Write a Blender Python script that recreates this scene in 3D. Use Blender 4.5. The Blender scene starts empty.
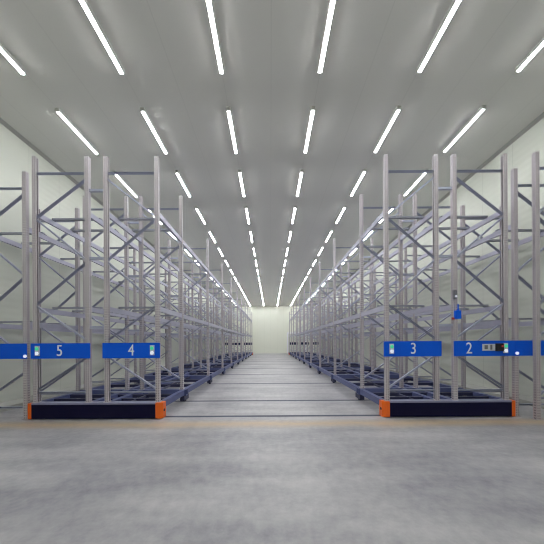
import bpy, bmesh, math, random
from mathutils import Vector, Matrix

random.seed(7)
S = bpy.context.scene
COL = S.collection

# ------------------------------------------------------------------ camera, world, exposure
F_PX = 248.0
cam_d = bpy.data.cameras.new('camera')
cam_d.sensor_width = 36.0
cam_d.lens = 36.0 * F_PX / 544.0
cam_d.shift_x = 1.5 / 544.0
cam_d.shift_y = 70.5 / 544.0
cam_d.clip_start = 0.05
cam_d.clip_end = 200
cam = bpy.data.objects.new('camera', cam_d)
COL.objects.link(cam)
cam.rotation_mode = 'XYZ'
cam.matrix_world = (Matrix.Translation((-0.035, 0, 1.52)) @ Matrix.Rotation(math.radians(90), 4, 'X')
                    @ Matrix.Rotation(math.radians(-0.35), 4, 'Z'))
S.camera = cam

w = bpy.data.worlds.new('world')
S.world = w
w.use_nodes = True
w.node_tree.nodes['Background'].inputs[0].default_value = (0.8, 0.85, 0.9, 1)
w.node_tree.nodes['Background'].inputs[1].default_value = 0.02

S.view_settings.view_transform = 'Standard'
S.view_settings.look = 'None'
S.view_settings.exposure = 0.08
S.view_settings.gamma = 1.0
S.view_settings.use_curve_mapping = False
LAMP_STRENGTH = 56.0
S.cycles.max_bounces = 10
S.cycles.diffuse_bounces = 6
S.cycles.use_denoising = True
S.cycles.filter_width = 1.1
S.cycles.sample_clamp_indirect = 8.0

# ------------------------------------------------------------------ dimensions
WALL_X = 6.15
CEIL_Z = 6.62
FAR_Y = 34.5
NEAR_Y = -2.6
FRAMES_Y = [5.045, 6.40] + [9.1 + 2.7 * i for i in range(9)]   # eleven frame lines, last at 30.7
DEPTH_END = FRAMES_Y[-1] + 0.06
BEAM_Z = [2.22, 4.165]           # beam centre heights above the floor (mobile racks)


# ------------------------------------------------------------------ materials
def srgb(r, g, b):
    f = lambda c: (c / 255 / 12.92) if c <= 10 else ((c / 255 + 0.055) / 1.055) ** 2.4
    return (f(r), f(g), f(b), 1)


def mat(name, col, rough=0.5, metal=0.0, var=0.0, scale=8.0, spec=0.5, bump=0.0):
    m = bpy.data.materials.new(name)
    m.use_nodes = True
    nt = m.node_tree
    b = nt.nodes['Principled BSDF']
    b.inputs['Roughness'].default_value = rough
    b.inputs['Metallic'].default_value = metal
    b.inputs['Specular IOR Level'].default_value = spec
    tc = nt.nodes.new('ShaderNodeTexCoord')
    nz = nt.nodes.new('ShaderNodeTexNoise')
    nz.inputs['Scale'].default_value = scale
    nz.inputs['Detail'].default_value = 4
    nt.links.new(tc.outputs['Object'], nz.inputs['Vector'])
    mx = nt.nodes.new('ShaderNodeMix')
    mx.data_type = 'RGBA'
    c = Vector(col[:3])
    mx.inputs[6].default_value = (*(c * (1 - var)), 1)
    mx.inputs[7].default_value = (*[min(1, x * (1 + var)) for x in c], 1)
    nt.links.new(nz.outputs['Fac'], mx.inputs[0])
    nt.links.new(mx.outputs[2], b.inputs['Base Color'])
    if bump:
        bp = nt.nodes.new('ShaderNodeBump')
        bp.inputs['Strength'].default_value = bump
        bp.inputs['Distance'].default_value = 0.01
        nt.links.new(nz.outputs['Fac'], bp.inputs['Height'])
        nt.links.new(bp.outputs['Normal'], b.inputs['Normal'])
    return m


def node(nt, typ, **kw):
    n = nt.nodes.new(typ)
    for k, v in kw.items():
        setattr(n, k, v)
    return n


def math_node(nt, op, a, b=None, c=None):
    n = nt.nodes.new('ShaderNodeMath')
    n.operation = op
    for i, x in enumerate((a, b, c)):
        if x is None:
            continue
        if hasattr(x, 'type') or hasattr(x, 'is_linked'):
            nt.links.new(x, n.inputs[i])
        else:
            n.inputs[i].default_value = x
    return n.outputs[0]


def post_material():
    """galvanised steel post, slots punched at a regular pitch"""
    m = mat('galvanised_post', srgb(192, 185, 190), rough=0.45, metal=0.15, var=0.06, scale=5)
    nt = m.node_tree
    b = nt.nodes['Principled BSDF']
    base = b.inputs['Base Color'].links[0].from_socket
    tc = [n for n in nt.nodes if n.type == 'TEX_COORD'][0]
    sp = node(nt, 'ShaderNodeSeparateXYZ')
    nt.links.new(tc.outputs['Object'], sp.inputs[0])
    zf = math_node(nt, 'FRACT', math_node(nt, 'MULTIPLY', sp.outputs['Z'], 20.0))
    zin = math_node(nt, 'LESS_THAN', math_node(nt, 'ABSOLUTE', math_node(nt, 'SUBTRACT', zf, 0.5)), 0.24)

    def near(sock, v, r):
        return math_node(nt, 'LESS_THAN', math_node(nt, 'ABSOLUTE', math_node(nt, 'SUBTRACT',
                         math_node(nt, 'ABSOLUTE', sock), v)), r)
    hx = math_node(nt, 'MULTIPLY', near(sp.outputs['X'], 0.018, 0.006), near(sp.outputs['Y'], 0.035, 0.001))
    hy = math_node(nt, 'MULTIPLY', near(sp.outputs['Y'], 0.011, 0.006), near(sp.outputs['X'], 0.039, 0.001))
    either = math_node(nt, 'MAXIMUM', hx, hy)
    hole = math_node(nt, 'MULTIPLY', zin, either)
    mx = node(nt, 'ShaderNodeMix', data_type='RGBA')
    mx.inputs[7].default_value = srgb(96, 92, 100)
    nt.links.new(hole, mx.inputs[0])
    nt.links.new(base, mx.inputs[6])
    nt.links.new(mx.outputs[2], b.inputs['Base Color'])
    return m


def floor_material():
    m = bpy.data.materials.new('concrete_floor')
    m.use_nodes = True
    nt = m.node_tree
    b = nt.nodes['Principled BSDF']
    tc = node(nt, 'ShaderNodeTexCoord')
    sp = node(nt, 'ShaderNodeSeparateXYZ')
    nt.links.new(tc.outputs['Object'], sp.inputs[0])
    n1 = node(nt, 'ShaderNodeTexNoise')
    n1.inputs['Scale'].default_value = 0.55
    n1.inputs['Detail'].default_value = 6
    n1.inputs['Roughness'].default_value = 0.62
    nt.links.new(tc.outputs['Object'], n1.inputs['Vector'])
    mp = node(nt, 'ShaderNodeMapping')
    mp.inputs['Scale'].default_value = (0.45, 2.6, 1)
    nt.links.new(tc.outputs['Object'], mp.inputs['Vector'])
    n2 = node(nt, 'ShaderNodeTexNoise')
    n2.inputs['Scale'].default_value = 1.1
    n2.inputs['Detail'].default_value = 5
    nt.links.new(mp.outputs['Vector'], n2.inputs['Vector'])
    n3 = node(nt, 'ShaderNodeTexNoise')
    n3.inputs['Scale'].default_value = 9
    n3.inputs['Detail'].default_value = 6
    n3.inputs['Roughness'].default_value = 0.7
    nt.links.new(tc.outputs['Object'], n3.inputs['Vector'])
    s = math_node(nt, 'ADD', math_node(nt, 'MULTIPLY', n1.outputs['Fac'], 0.45),
                  math_node(nt, 'ADD', math_node(nt, 'MULTIPLY', n2.outputs['Fac'], 0.3),
                            math_node(nt, 'MULTIPLY', n3.outputs['Fac'], 0.25)))
    cr = node(nt, 'ShaderNodeValToRGB')
    cr.color_ramp.elements[0].position = 0.34
    cr.color_ramp.elements[0].color = srgb(122, 121, 129)
    cr.color_ramp.elements[1].position = 0.66
    cr.color_ramp.elements[1].color = srgb(192, 190, 190)
    nt.links.new(s, cr.inputs['Fac'])
    # rusty ochre band worn into the slab in front of the first rail
    wob = math_node(nt, 'MULTIPLY', math_node(nt, 'SUBTRACT', n1.outputs['Fac'], 0.5), 0.35)
    d = math_node(nt, 'ABSOLUTE', math_node(nt, 'SUBTRACT', math_node(nt, 'ADD', sp.outputs['Y'], wob), 4.64))
    band = node(nt, 'ShaderNodeMapRange')
    band.inputs['From Min'].default_value = 0.26
    band.inputs['From Max'].default_value = 0.03
    nt.links.new(d, band.inputs['Value'])
    bf = math_node(nt, 'MULTIPLY', band.outputs['Result'], math_node(nt, 'MULTIPLY_ADD', n3.outputs['Fac'], 0.8, 0.3))
    mx = node(nt, 'ShaderNodeMix', data_type='RGBA')
    mx.inputs[7].default_value = srgb(196, 170, 132)
    nt.links.new(bf, mx.inputs[0])
    slab = node(nt, 'ShaderNodeMapRange')  # scales the floor colour lighter beyond the ochre band
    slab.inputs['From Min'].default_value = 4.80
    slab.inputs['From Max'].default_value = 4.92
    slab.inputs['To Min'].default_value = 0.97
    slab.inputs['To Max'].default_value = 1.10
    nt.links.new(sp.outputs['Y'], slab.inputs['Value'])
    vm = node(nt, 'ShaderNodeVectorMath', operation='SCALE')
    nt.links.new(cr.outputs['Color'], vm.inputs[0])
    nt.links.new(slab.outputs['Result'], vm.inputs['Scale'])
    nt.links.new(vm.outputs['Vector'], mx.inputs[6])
    nt.links.new(mx.outputs[2], b.inputs['Base Color'])
    rr = node(nt, 'ShaderNodeMapRange')
    rr.inputs['To Min'].default_value = 0.34
    rr.inputs['To Max'].default_value = 0.55
    nt.links.new(n1.outputs['Fac'], rr.inputs['Value'])
    nt.links.new(rr.outputs['Result'], b.inputs['Roughness'])
    bp = node(nt, 'ShaderNodeBump')
    bp.inputs['Strength'].default_value = 0.05
    bp.inputs['Distance'].default_value = 0.01
    nt.links.new(n3.outputs['Fac'], bp.inputs['Height'])
    nt.links.new(bp.outputs['Normal'], b.inputs['Normal'])
    return m


def panel_material(name, col, axis, rough, ribs=True, pitch=0.9, spec=0.5, line=0.86):
    """insulated wall / ceiling panels: joints at `pitch` along axis, fine ribs along the panel"""
    m = mat(name, col, rough=rough, var=0.025, scale=0.8, spec=spec)
    nt = m.node_tree
    b = nt.nodes['Principled BSDF']
    base = b.inputs['Base Color'].links[0].from_socket
    tc = [n for n in nt.nodes if n.type == 'TEX_COORD'][0]
    sp = node(nt, 'ShaderNodeSeparateXYZ')
    nt.links.new(tc.outputs['Object'], sp.inputs[0])
    fr = math_node(nt, 'FRACT', math_node(nt, 'MULTIPLY', sp.outputs[axis], 1.0 / pitch))
    joint = math_node(nt, 'LESS_THAN', fr, 0.014 / pitch)
    mx = node(nt, 'ShaderNodeMix', data_type='RGBA')
    mx.inputs[7].default_value = (*[c * line for c in col[:3]], 1)
    nt.links.new(joint, mx.inputs[0])
    nt.links.new(base, mx.inputs[6])
    nt.links.new(mx.outputs[2], b.inputs['Base Color'])
    if ribs:
        sn = math_node(nt, 'SINE', math_node(nt, 'MULTIPLY', sp.outputs['Z'], 2 * math.pi / 0.16))
        bp = node(nt, 'ShaderNodeBump')
        bp.inputs['Strength'].default_value = 0.25
        bp.inputs['Distance'].default_value = 0.004
        nt.links.new(sn, bp.inputs['Height'])
        nt.links.new(bp.outputs['Normal'], b.inputs['Normal'])
    return m


def emit(name, col, strength):
    m = bpy.data.materials.new(name)
    m.use_nodes = True
    b = m.node_tree.nodes['Principled BSDF']
    b.inputs['Base Color'].default_value = col
    b.inputs['Emission Color'].default_value = col
    b.inputs['Emission Strength'].default_value = strength
    return m


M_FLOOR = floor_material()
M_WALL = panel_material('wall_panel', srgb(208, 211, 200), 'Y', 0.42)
M_WALL_LIT = panel_material('wall_panel_lit', srgb(236, 238, 224), 'X', 0.3, ribs=False)  # same panels as the side walls, with brighter light put into the colour
M_CEIL = panel_material('ceiling_panel', srgb(222, 221, 216), 'X', 0.3, ribs=False, pitch=0.925, spec=0.25, line=0.93)
M_TRIM = mat('trim_grey', srgb(168, 168, 162), rough=0.5, var=0.03)
M_POST = post_material()
M_BRACE = mat('galvanised_brace', srgb(168, 172, 192), rough=0.4, metal=0.35, var=0.08, scale=6)
M_BEAM = mat('galvanised_beam', srgb(182, 181, 198), rough=0.42, metal=0.3, var=0.05, scale=4)
M_BAR = mat('support_bar_steel', srgb(158, 160, 172), rough=0.42, metal=0.4, var=0.06, scale=5)
M_BASE = mat('blue_grey_chassis', srgb(82, 90, 132), rough=0.45, var=0.08, scale=3)
M_NAVY = mat('navy_enamel', srgb(14, 14, 50), rough=0.4, var=0.08, scale=4, spec=0.15)
M_BACKLIT = mat('backlit_panel', srgb(44, 50, 84), rough=0.5, var=0.05, spec=0.2)  # backlit shade of the far-end panels put into the colour
M_CAP = mat('pale_steel_cap', srgb(136, 138, 168), rough=0.4, metal=0.2, var=0.05)
M_WHEELBOX = mat('dark_wheel_box', srgb(48, 50, 80), rough=0.5, var=0.08)
M_BLACK = mat('black_rubber', srgb(22, 22, 26), rough=0.6, var=0.1)
M_ORANGE = mat('orange_bumper', srgb(236, 104, 18), rough=0.4, var=0.05, scale=9)
M_BLUE = mat('blue_panel', srgb(0, 90, 222), rough=0.5, var=0.03, scale=2, spec=0.2)
M_WHITE = mat('white_paint', srgb(240, 240, 244), rough=0.45, var=0.02)
M_PLATE = mat('pale_label', srgb(200, 204, 210), rough=0.5, var=0.06, scale=60)
M_GREY = mat('mid_grey', srgb(104, 106, 112), rough=0.5, var=0.06)
M_RED = mat('red_plastic', srgb(196, 60, 50), rough=0.4, var=0.05)
M_GREEN = emit('green_signal', srgb(60, 200, 150), 0.5)
M_WLAMP = emit('white_signal', srgb(230, 235, 255), 0.6)
M_TUBE = emit('lamp_tube', (0.97, 0.985, 1.0, 1), LAMP_STRENGTH)
M_HOUSE = mat('lamp_housing', srgb(232, 232, 228), rough=0.4, var=0.02)
M_RAIL = mat('rail_steel', srgb(88, 91, 106), rough=0.6, var=0.1, spec=0.2)


# ------------------------------------------------------------------ mesh helpers
class MB:
    def __init__(self):
        self.v, self.f = [], []

    def box(self, x0, x1, y0, y1, z0, z1):
        i = len(self.v)
        self.v += [(x0, y0, z0), (x1, y0, z0), (x1, y1, z0), (x0, y1, z0),
                   (x0, y0, z1), (x1, y0, z1), (x1, y1, z1), (x0, y1, z1)]
        for q in ((0, 3, 2, 1), (4, 5, 6, 7), (0, 1, 5, 4), (1, 2, 6, 5), (2, 3, 7, 6), (3, 0, 4, 7)):
            self.f.append(tuple(i + k for k in q))
        return self

    def prism(self, pts, axis, a, b):
        """extrude a closed 2-D outline along an axis from a to b"""
        i, n = len(self.v), len(pts)
        for t in (a, b):
            for (p, q) in pts:
                self.v.append({'X': (t, p, q), 'Y': (p, t, q), 'Z': (p, q, t)}[axis])
        self.f.append(tuple(range(i, i + n)))
        self.f.append(tuple(range(i + 2 * n - 1, i + n - 1, -1)))
        for k in range(n):
            l = (k + 1) % n
            self.f.append((i + k, i + n + k, i + n + l, i + l))
        return self

    def cyl(self, c, r, axis, h, n=20):
        pts = [(math.cos(2 * math.pi * k / n) * r, math.sin(2 * math.pi * k / n) * r) for k in range(n)]
        cx, cy, cz = c
        o = {'X': (cy, cz, cx), 'Y': (cx, cz, cy), 'Z': (cx, cy, cz)}[axis]
        return self.prism([(p + o[0], q + o[1]) for p, q in pts], axis, o[2] - h / 2, o[2] + h / 2)

    def bar(self, x0, z0, x1, z1, width, y0, y1):
        """flat-sided bar in the XZ plane from (x0,z0) to (x1,z1)"""
        d = Vector((x1 - x0, z1 - z0)).normalized()
        n = Vector((-d.y, d.x)) * width / 2
        return self.prism([(x0 + n.x, z0 + n.y), (x1 + n.x, z1 + n.y), (x1 - n.x, z1 - n.y), (x0 - n.x, z0 - n.y)],
                          'Y', y0, y1)

    def mesh(self, name, m, bevel=0.0):
        me = bpy.data.meshes.new(name)
        me.from_pydata(self.v, [], self.f)
        bm = bmesh.new()
        bm.from_mesh(me)
        bmesh.ops.recalc_face_normals(bm, faces=bm.faces)
        if bevel:
            bmesh.ops.bevel(bm, geom=list(bm.edges), offset=bevel, segments=2, affect='EDGES', profile=0.6)
        bm.to_mesh(me)
        bm.free()
        me.materials.append(m)
        return me


def link(name, me, parent=None, loc=(0, 0, 0)):
    o = bpy.data.objects.new(name, me)
    COL.objects.link(o)
    o.location = loc
    if parent is not None:
        o.parent = parent
    return o


def build(mb, name, m, parent=None, bevel=0.0, loc=(0, 0, 0)):
    return link(name, mb.mesh(name, m, bevel), parent, loc)


def thing(name, label, cat, loc=(0, 0, 0), group=None):
    o = bpy.data.objects.new(name, None)
    COL.objects.link(o)
    o.empty_display_size = 0.2
    o.location = loc
    o['label'] = label
    o['category'] = cat
    if group:
        o['group'] = group
    return o


def struct(mb, name, m):
    o = build(mb, name, m)
    o['kind'] = 'structure'
    return o


def text_mesh(body, size, name, m, depth=0.004):
    cu = bpy.data.curves.new(name, 'FONT')
    cu.body = body
    cu.size = size
    cu.extrude = depth
    cu.align_x = 'CENTER'
    cu.align_y = 'CENTER'
    t = bpy.data.objects.new(name, cu)
    COL.objects.link(t)
    dg = bpy.context.evaluated_depsgraph_get()
    dg.update()
    me = bpy.data.meshes.new_from_object(t.evaluated_get(dg))
    bpy.data.objects.remove(t)
    me.name = name
    me.transform(Matrix.Rotation(math.radians(90), 4, 'X') @ Matrix.Diagonal((0.82, 1, 1, 1)))
    me.materials.clear()
    me.materials.append(m)
    return me


# ------------------------------------------------------------------ the room
T = 0.15
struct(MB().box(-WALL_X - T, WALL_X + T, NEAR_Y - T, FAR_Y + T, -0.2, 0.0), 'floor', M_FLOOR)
struct(MB().box(-WALL_X - T, WALL_X + T, NEAR_Y - T, FAR_Y + T, CEIL_Z, CEIL_Z + 0.2), 'ceiling', M_CEIL)
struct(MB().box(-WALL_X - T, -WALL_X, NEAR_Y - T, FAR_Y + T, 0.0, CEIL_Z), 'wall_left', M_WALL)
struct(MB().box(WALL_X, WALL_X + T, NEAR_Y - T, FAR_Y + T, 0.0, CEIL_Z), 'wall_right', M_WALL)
struct(MB().box(-WALL_X, WALL_X, FAR_Y, FAR_Y + T, 0.0, CEIL_Z), 'wall_back', M_WALL_LIT)
struct(MB().box(-WALL_X, WALL_X, NEAR_Y - T, NEAR_Y, 0.0, CEIL_Z), 'wall_front', M_WALL_LIT)
# angle trims where wall and ceiling panels meet
c = 0.07
for s, n in ((-1, 'trim_1'), (1, 'trim_2')):
    a = s * WALL_X
    struct(MB().prism([(a, CEIL_Z), (a - s * c, CEIL_Z), (a, CEIL_Z - c)], 'Y', NEAR_Y, FAR_Y), n, M_TRIM)
struct(MB().prism([(FAR_Y, CEIL_Z), (FAR_Y - c, CEIL_Z), (FAR_Y, CEIL_Z - c)], 'X', -WALL_X + c, WALL_X - c), 'trim_3', M_TRIM)
# low kerbs along the side walls
struct(MB().prism([(-WALL_X, 0), (-WALL_X + .1, 0), (-WALL_X + .1, .1), (-WALL_X, .2)], 'Y', NEAR_Y, FAR_Y), 'baseboard_left', M_TRIM)
struct(MB().prism([(WALL_X, 0), (WALL_X - .1, 0), (WALL_X - .1, .1), (WALL_X, .2)], 'Y', NEAR_Y, FAR_Y), 'baseboard_right', M_TRIM)
# sliding doorway on the far wall, mostly behind the right racks
door = struct(MB().box(2.44, 4.7, FAR_Y - 0.05, FAR_Y, 0.0, 2.72), 'door_1', M_WALL)
fr = build(MB().box(2.24, 2.44, FAR_Y - 0.16, FAR_Y, 0, 2.92).box(4.7, 4.9, FAR_Y - 0.16, FAR_Y, 0, 2.92)
           .box(2.44, 4.7, FAR_Y - 0.16, FAR_Y, 2.72, 2.92), 'door_frame', M_WHITE, door)
build(MB().box(2.56, 2.6, FAR_Y - 0.1, FAR_Y - 0.05, 0.9, 1.3), 'door_handle', M_GREY, door)
# steel rails let into the slab, one under every line of frames
for k, y in enumerate(FRAMES_Y):
    y0 = y + 0.08
    r = MB().box(-5.0, 5.0, y0 - 0.045, y0 - 0.02, 0.0, 0.003).box(-5.0, 5.0, y0 + 0.02, y0 + 0.045, 0.0, 0.003)
    r.box(-5.0, 5.0, y0 - 0.02, y0 + 0.02, 0.0, 0.0015)
    struct(r, 'floor_rail', M_RAIL)


# ------------------------------------------------------------------ racks
PW, PD = 0.078, 0.07              # post width across the frame, depth along the rack
NODE_Z = [4.877, 4.06, 3.19, 2.30, 1.56, 1.24, 0.585]


def post_mesh(h, s, name='post'):
    """C section, web towards s (outer side), open towards -s; base at z = 0"""
    a, b, t, l = PW / 2, PD / 2, 0.005, 0.021
    pts = [(a, -b), (a, b), (-a, b), (-a, b - l), (-a + t, b - l), (-a + t, b - t), (a - t, b - t),
           (a - t, -b + t), (-a + t, -b + t), (-a + t, -b + l), (-a, -b + l), (-a, -b)]
    m = MB().prism([(s * p, q) for p, q in pts], 'Z', 0.0, h)
    m.box(-a - 0.02, a + 0.02, -b - 0.012, b + 0.012, 0.0, 0.012)          # foot plate
    return m.mesh(name, M_POST)


def brace_list(xa, xb, high_first, z_off):
    """segments of the zig-zag bracing between posts at xa and xb; high_first = x of the post the top diagonal hangs from"""
    lo, hi = sorted((xa, xb))
    lo += PW * 0.38
    hi -= PW * 0.38
    h = hi if high_first == max(xa, xb) else lo
    o = lo if h == hi else hi
    seg = [(lo, 4.98, hi, 4.98)]
    cur, nxt = h, o
    for k in range(4):
        seg.append((cur, NODE_Z[k] - 0.02, nxt, NODE_Z[k + 1] + 0.03))
        cur, nxt = nxt, cur
    # splice in the zig-zag behind the number panel
    seg.append((cur, NODE_Z[5], nxt, NODE_Z[6]))
    seg.append((lo, 0.53, hi, 0.53))
    return [(a, b - z_off, cc, d - z_off) for a, b, cc, d in seg]


def add_brace(mb, seg, y=0.0):
    """channel-section brace; the channel opens to the front where the bar falls away from the aisle, else to the back"""
    a, z0, b, z1 = seg
    w, t, d = 0.032, 0.004, 0.021
    aisle_high = (z1 - z0) * (abs(b) - abs(a)) <= 1e-9
    dv = Vector((b - a, z1 - z0)).normalized()
    n = Vector((-dv.y, dv.x)) * (w - t) / 2
    for k in (-1, 1):
        mb.bar(a + k * n.x, z0 + k * n.y, b + k * n.x, z1 + k * n.y, t, y - d, y + d)
    if aisle_high:
        mb.bar(a, z0, b, z1, w, y + d - t, y + d)
    else:
        mb.bar(a, z0, b, z1, w, y - d, y - d + t)
    return mb


def beam_mesh(length):
    """box beam along Y with hooked end plates; origin at its near end, beam centre height at z = 0"""
    m = MB().box(-0.024, 0.024, 0.004, length - 0.004, -0.052, 0.052)
    m.box(-0.03, 0.03, 0.0, 0.006, -0.11, 0.08).box(-0.03, 0.03, length - 0.006, length, -0.11, 0.08)
    return m.mesh('beam', M_BEAM)


bay_len = {}


def beam_for(k):
    L = round(FRAMES_Y[k + 1] - FRAMES_Y[k] - PD, 3)
    if L not in bay_len:
        bay_len[L] = beam_mesh(L)
    return bay_len[L]


def rack_row(root, xa, xb, first_high, base_z, z_off, n_single, far_mb, spacer=None):
    """one row of frames, beams and pallet support bars between post lines xa and xb"""
    lo, hi = min(xa, xb), max(xa, xb)
    top = 5.31 - z_off
    pl = post_mesh(top - base_z, -1)
    pr = post_mesh(top - base_z, 1)
    segs = brace_list(xa, xb, first_high, z_off)
    bms = [add_brace(MB(), s).mesh('brace', M_BRACE) for s in segs]
    for i, y in enumerate(FRAMES_Y):
        fe = bpy.data.objects.new('upright_frame', None)
        COL.objects.link(fe)
        fe.parent = root
        fe.location = (0, y, 0)
        link('post', pl, fe, (lo, 0, base_z))
        link('post', pr, fe, (hi, 0, base_z))
        if i < n_single:
            for b in bms:
                link('brace', b, fe)
        else:
            for s in segs:
                add_brace(far_mb, s, y)
    bar_me = MB().box(lo, hi, -0.03, 0.03, -0.016, 0.02).box(lo - 0.03, lo + 0.05, -0.045, 0.045, -0.026, -0.02) \
        .box(hi - 0.05, hi + 0.03, -0.045, 0.045, -0.026, -0.02).mesh('support_bar', M_BAR)
    for k in range(len(FRAMES_Y) - 1):
        y0, y1 = FRAMES_Y[k], FRAMES_Y[k + 1]
        for z in BEAM_Z:
            for x in (lo, hi):
                link('beam', beam_for(k), root, (x, y0 + PD / 2, z - z_off))
            for f in ((0.3, 0.7) if k == 0 else (0.26, 0.74)):
                link('support_bar', bar_me, root, (0, y0 + (y1 - y0) * f, z - z_off + 0.056 + 0.026))


def number_panel(root, x0, x1, number, xnum, yf=4.985, z0=1.222, z1=1.53):
    p = build(MB().box(x0, x1, yf, yf + 0.014, z0, z1), 'number_panel', M_BLUE, root)
    if number:
        p['label'] = 'blue panel with white number %s' % number
        link('number', text_mesh(number, 0.32, 'number', M_WHITE), p, (xnum, yf - 0.003, (z0 + z1) / 2 - 0.004))
    return p


def signal(p, x, z=1.38, yf=4.985):
    s = build(MB().box(x - 0.042, x + 0.042, yf - 0.02, yf, z - 0.1, z + 0.1), 'signal_housing', M_PLATE, p)
    g = build(MB().cyl((x, yf - 0.024, z + 0.042), 0.034, 'Y', 0.012), 'green_lens', M_GREEN, p)
    wl = build(MB().cyl((x, yf - 0.024, z - 0.052), 0.032, 'Y', 0.012), 'white_lens', M_WLAMP, p)
    s['label'] = 'small grey signal lamp housing'
    g['label'] = 'green signal lens'
    wl['label'] = 'white signal lens'


def mobile_unit(s, label):
    """double row of racks on one wheeled chassis; s = -1 left of the aisle, 1 right of it. All x given for s = 1."""
    root = thing('mobile_rack', label, 'mobile rack', (s * 3.55, FRAMES_Y[0], 0), 'mobile racks along the aisle')
    off = bpy.data.objects.new
    RX, RY = s * 3.55, FRAMES_Y[0]
    inner = (2.325, 3.355) if s < 0 else (2.325, 3.335)
    outer = (3.735, 4.80) if s < 0 else (3.705, 4.735)
    EDGE = 4.925 if s < 0 else 4.882          # outer face of the chassis
    P = []
    far = MB()

    class R:      # children are placed in world coordinates, shifted back at the end
        pass
    before = set(COL.objects)
    rack_row(root, s * inner[0], s * inner[1], s * inner[1], 0.33, 0.0, 6, far)
    rack_row(root, s * outer[0], s * outer[1], s * outer[0], 0.33, 0.0, 6, far)
    fb = build(far, 'bracing', M_BRACE, root)
    fb['kind'] = 'stuff'
    # spacers tying the two rows together
    for y in FRAMES_Y:
        for z in (4.63, 3.25, 1.85):
            a, b = sorted((s * (inner[1] + PW / 2), s * (outer[0] - PW / 2)))
            sp = MB().box(a, b, -0.02, 0.02, -0.025, 0.025)
            if y == FRAMES_Y[0]:
                R.sp = sp.mesh('row_spacer', M_BRACE)
            link('row_spacer', R.sp, root, (0, y, z))
    X = lambda a, b: sorted((s * a, s * b))
    # chassis
    y0, y1 = 5.12, DEPTH_END - 0.12
    for xa, xb in ((2.24, 2.34), (3.30, 3.41), (3.65, 3.78), (EDGE - 0.15, EDGE - 0.05)):
        a, b = X(xa, xb)
        build(MB().box(a, b, y0, y1, 0.19, 0.325), 'side_beam', M_BASE, root)
    cm_a, cm_b = X(2.2, EDGE - 0.02)
    cm = MB().box(cm_a, cm_b, -0.07, 0.07, 0.17, 0.19).box(cm_a, cm_b, -0.07, -0.055, 0.19, 0.325) \
        .box(cm_a, cm_b, 0.055, 0.07, 0.19, 0.325).box(cm_a, cm_b, -0.07, 0.07, 0.325, 0.33).mesh('cross_member', M_BASE)
    for y in FRAMES_Y[1:-1]:
        link('cross_member', cm, root, (0, y, 0))
    tie_a, tie_b = X(2.34, EDGE - 0.15)
    tie = MB().box(tie_a, tie_b, -0.03, 0.03, 0.235, 0.31).mesh('tie_bar', M_WHEELBOX)
    for k in range(1, len(FRAMES_Y) - 1):
        for f in (1 / 3, 2 / 3):
            link('tie_bar', tie, root, (0, FRAMES_Y[k] + (FRAMES_Y[k + 1] - FRAMES_Y[k]) * f, 0))
    for f in (0.3, 0.62):
        link('tie_bar', tie, root, (0, FRAMES_Y[0] + (FRAMES_Y[1] - FRAMES_Y[0]) * f, 0))
    # flat diagonal stays in each bay of the chassis
    for k in range(1, len(FRAMES_Y) - 2):
        for xa, xb in ((2.34, 3.30), (3.78, EDGE - 0.15)):
            a, b = s * xa, s * xb
            u, v = FRAMES_Y[k] + 0.1, FRAMES_Y[k + 1] - 0.1
            st = MB().prism([(a, u), (a, u + 0.1), (b, v), (b, v - 0.1)], 'Z', 0.2, 0.215)
            build(st, 'diagonal_stay', M_WHEELBOX, root)
    # floor-hugging drive shaft along the unit
    sh = s * 3.0
    build(MB().cyl((sh, (y0 + y1) / 2, 0.27), 0.03, 'Y', y1 - y0), 'drive_shaft', M_WHEELBOX, root)
    wb = MB().box(-0.055, 0.055, -0.17, 0.17, 0.05, 0.17).mesh('wheel_box', M_WHEELBOX)
    wh = MB().cyl((0, 0, 0.065), 0.062, 'X', 0.06).mesh('wheel', M_BLACK)
    for y in FRAMES_Y[1:-1]:
        for x in (2.29, 3.355, 3.715, EDGE - 0.1):
            o = link('wheel_box', wb, root, (s * x, y + 0.08, 0))
            link('wheel', wh, o, (0, 0, 0))
    # end beams, caps and bumpers at both ends
    for end in (0, 1):
        if end == 0:
            fy, by = 4.955, 5.13
        else:
            fy, by = DEPTH_END + 0.06, DEPTH_END - 0.12
        ya, yb = sorted((fy, by))
        a, b = X(2.345, EDGE - 0.1)
        nb = build(MB().box(a, b, ya, yb, 0.02, 0.30), 'end_beam', M_NAVY, root, bevel=0.006)
        nb['label'] = 'dark navy end beam'
        build(MB().box(a, b, ya, yb, 0.30, 0.33), 'end_cap_strip', M_CAP, root)
        for xa, xb, ch in ((2.345, 2.205, 0.045), (EDGE - 0.1, EDGE, 0.03)):
            so, si = s * xb, s * xa
            d = 1 if fy < by else -1
            sx = 1 if so > si else -1
            pts = [(si, fy), (so - sx * ch, fy), (so, fy + d * ch), (so, by), (si, by)]
            bp = build(MB().prism(pts, 'Z', 0.012, 0.325), 'bumper', M_ORANGE, root, bevel=0.005)
            bp['label'] = 'orange end bumper'
            if xb < 2.3:
                me = MB().cyl((0, 0, 0), 0.028, 'X', 0.014).mesh('sensor_eye', M_BLACK)
                o = link('sensor_eye', me, bp, (so, fy + d * 0.09, 0.165))
                o['label'] = 'black round sensor eye'
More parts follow.
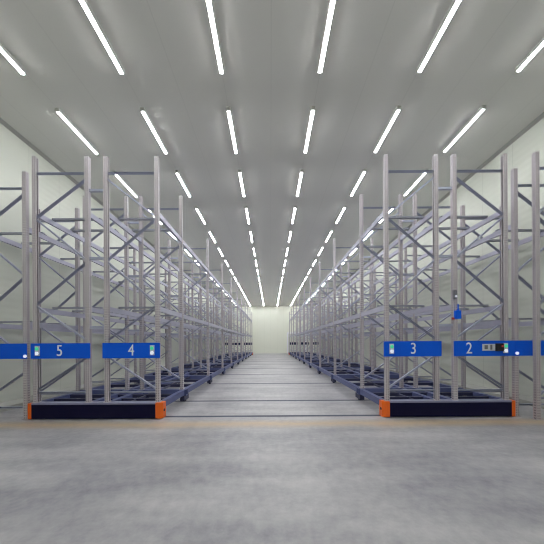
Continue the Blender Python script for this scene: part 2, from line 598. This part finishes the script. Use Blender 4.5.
    # number panels
    if s < 0:
        p = number_panel(root, -4.86, -3.665, '5', -4.275)
        signal(p, -4.715)
        p = number_panel(root, -3.415, -2.262, '4', -2.835)
        signal(p, -2.41)
    else:
        p = number_panel(root, 2.245, 3.405, '3', 2.835)
        signal(p, 2.395)
        p = number_panel(root, 3.655, 4.878, '2', 3.955)
        signal(p, 4.68)
        lp = build(MB().box(4.22, 4.47, 4.972, 4.985, 1.33, 1.465), 'label_plate', M_PLATE, p)
        lp['label'] = 'pale printed plate'
        build(MB().box(4.255, 4.32, 4.969, 4.974, 1.36, 1.44), 'plate_mark', M_GREY, p)
        build(MB().box(4.37, 4.41, 4.969, 4.974, 1.35, 1.45), 'plate_mark', M_GREY, p)
        cb = build(MB().box(4.48, 4.62, 4.94, 4.985, 1.32, 1.475), 'control_box', M_BLACK, p, bevel=0.006)
        cb['label'] = 'black control box'
        build(MB().cyl((4.585, 4.936, 1.42), 0.02, 'Y', 0.016), 'push_button', M_RED, p)
        # blue switch box and small light on the inner post of the outer row
        jb = build(MB().box(3.67, 3.765, 4.93, 5.008, 1.97, 2.14), 'switch_box', M_BLUE, root, bevel=0.008)
        jb['label'] = 'blue switch box on the post'
        build(MB().cyl((3.725, 4.965, 2.2), 0.012, 'Z', 0.13).box(3.71, 3.74, 4.95, 4.98, 2.14, 2.16), 'cable_gland', M_BLUE, jb)
        sl = build(MB().box(3.65, 3.70, 4.955, 5.01, 2.37, 2.55), 'sensor_box', M_GREY, root, bevel=0.005)
        ll = build(MB().cyl((3.675, 4.95, 2.42), 0.02, 'Y', 0.012), 'lens', M_WLAMP, sl)
        ll['label'] = 'small white lens'
        build(MB().box(3.625, 3.665, 4.985, 5.01, 1.96, 2.0), 'red_reflector', M_RED, root)
    # rear panels, facing the far wall
    for a, b in ((2.275, 3.405), (3.655, 4.80)):
        xa, xb = X(a, b)
        rp = build(MB().box(xa, xb, DEPTH_END - 0.01, DEPTH_END + 0.004, 1.222, 1.53), 'rear_panel', M_BACKLIT, root)
        rp['label'] = 'plain panel at the far end, backlit shade in its colour'
    for o in set(COL.objects) - before:
        if o.parent == root:
            o.location = (o.location.x - RX, o.location.y - RY, o.location.z)
    return root


mobile_unit(-1, 'grey double pallet rack with blue panels 5 and 4 on a navy wheeled base')
mobile_unit(1, 'grey double pallet rack with blue panels 3 and 2 on a navy wheeled base')


def fixed_rack(s, label):
    xi = 5.0 if s < 0 else 4.94
    root = thing('fixed_rack', label, 'pallet rack', (s * 5.47, FRAMES_Y[0], 0), 'fixed racks along the side walls')
    before = set(COL.objects)
    far = MB()
    rack_row(root, s * xi, s * (xi + 1.015), s * xi, 0.0, 0.30, 11, far)
    p = number_panel(root, *sorted((s * (4.94 if s < 0 else 4.888), s * 6.02)), '', 0)
    wl = build(MB().cyl((s * (4.965 if s < 0 else 4.915), 4.976, 1.275), 0.03, 'Y', 0.018), 'indicator', M_WLAMP, p)
    wl['label'] = 'small white indicator'
    rp = build(MB().box(*sorted((s * 4.95, s * 6.02)), DEPTH_END - 0.01, DEPTH_END + 0.004, 1.222, 1.53), 'rear_panel', M_BACKLIT, root)
    for o in set(COL.objects) - before:
        if o.parent == root:
            o.location = (o.location.x - s * 5.47, o.location.y - FRAMES_Y[0], o.location.z)
    return root


fixed_rack(-1, 'lower grey fixed rack against the left wall, beside the rack with panel 5')
fixed_rack(1, 'lower grey fixed rack against the right wall, beside the rack with panel 2')

# tall perforated frame standing just in front of the right fixed rack
t = thing('rack_frame', 'tall perforated upright frame in front of the right fixed rack', 'rack frame', (5.115, 4.80, 0))
fp = post_mesh(5.16, -1)
fq = post_mesh(5.16, 1)
link('post', fp, t, (0, 0, 0))
link('post', fq, t, (0.88, 0, 0))
for sg in brace_list(0, 0.88, 0.88, 0.12):
    build(add_brace(MB(), sg), 'brace', M_BRACE, t)

# ------------------------------------------------------------------ ceiling lamps
LX = [-4.62, -2.78, -0.918, 0.918, 2.78, 4.62]
ROWS = ['row nearest the left wall', 'row above the left racks', 'row left of the aisle middle',
        'row right of the aisle middle', 'row above the right racks', 'row nearest the right wall']
ORD = ['nearest', 'second', 'third', 'fourth', 'fifth', 'sixth', 'seventh', 'eighth', 'ninth', 'tenth', 'eleventh', 'twelfth',
       'thirteenth', 'fourteenth', 'fifteenth', 'farthest']
LL = 1.2
house = MB().prism([(-0.046, 0.0), (0.046, 0.0), (0.038, -0.065), (0.032, -0.065), (0.032, -0.05), (-0.032, -0.05), (-0.032, -0.065),
                    (-0.038, -0.065)], 'Y', -LL / 2 - 0.02, LL / 2 + 0.02).mesh('housing', M_HOUSE)
tube = MB().prism([(-0.03, -0.05), (0.03, -0.05), (0.029, -0.066), (0.022, -0.074), (0.01, -0.078), (-0.01, -0.078), (-0.022, -0.074), (-0.029, -0.066)], 'Y', -LL / 2, LL / 2) \
    .mesh('diffuser', M_TUBE)
sock = MB().box(-0.04, 0.04, -0.02, 0.0, -0.075, 0.0).mesh('end_cap', M_HOUSE)
for i, x in enumerate(LX):
    for k in range(-2, 16):
        y = 5.38 + 1.955 * (k - 1) + LL / 2
        if k < 0:
            lab = 'white tube lamp %s of the ' % ('above the camera' if k == -1 else 'behind the camera') + ROWS[i]
        elif k == 0:
            lab = 'white tube lamp at the near end of the ' + ROWS[i]
        elif k == 15:
            lab = 'white tube lamp at the far end of the ' + ROWS[i]
        else:
            lab = '%s white tube lamp from the near end, %s' % (ORD[k], ROWS[i])
        o = thing('ceiling_lamp', lab, 'ceiling lamp', (x, y, CEIL_Z), 'tube lamps on the ceiling')
        link('housing', house, o)
        link('diffuser', tube, o)
        link('end_cap', sock, o, (0, -LL / 2, 0))
        link('end_cap', sock, o, (0, LL / 2 + 0.02, 0))
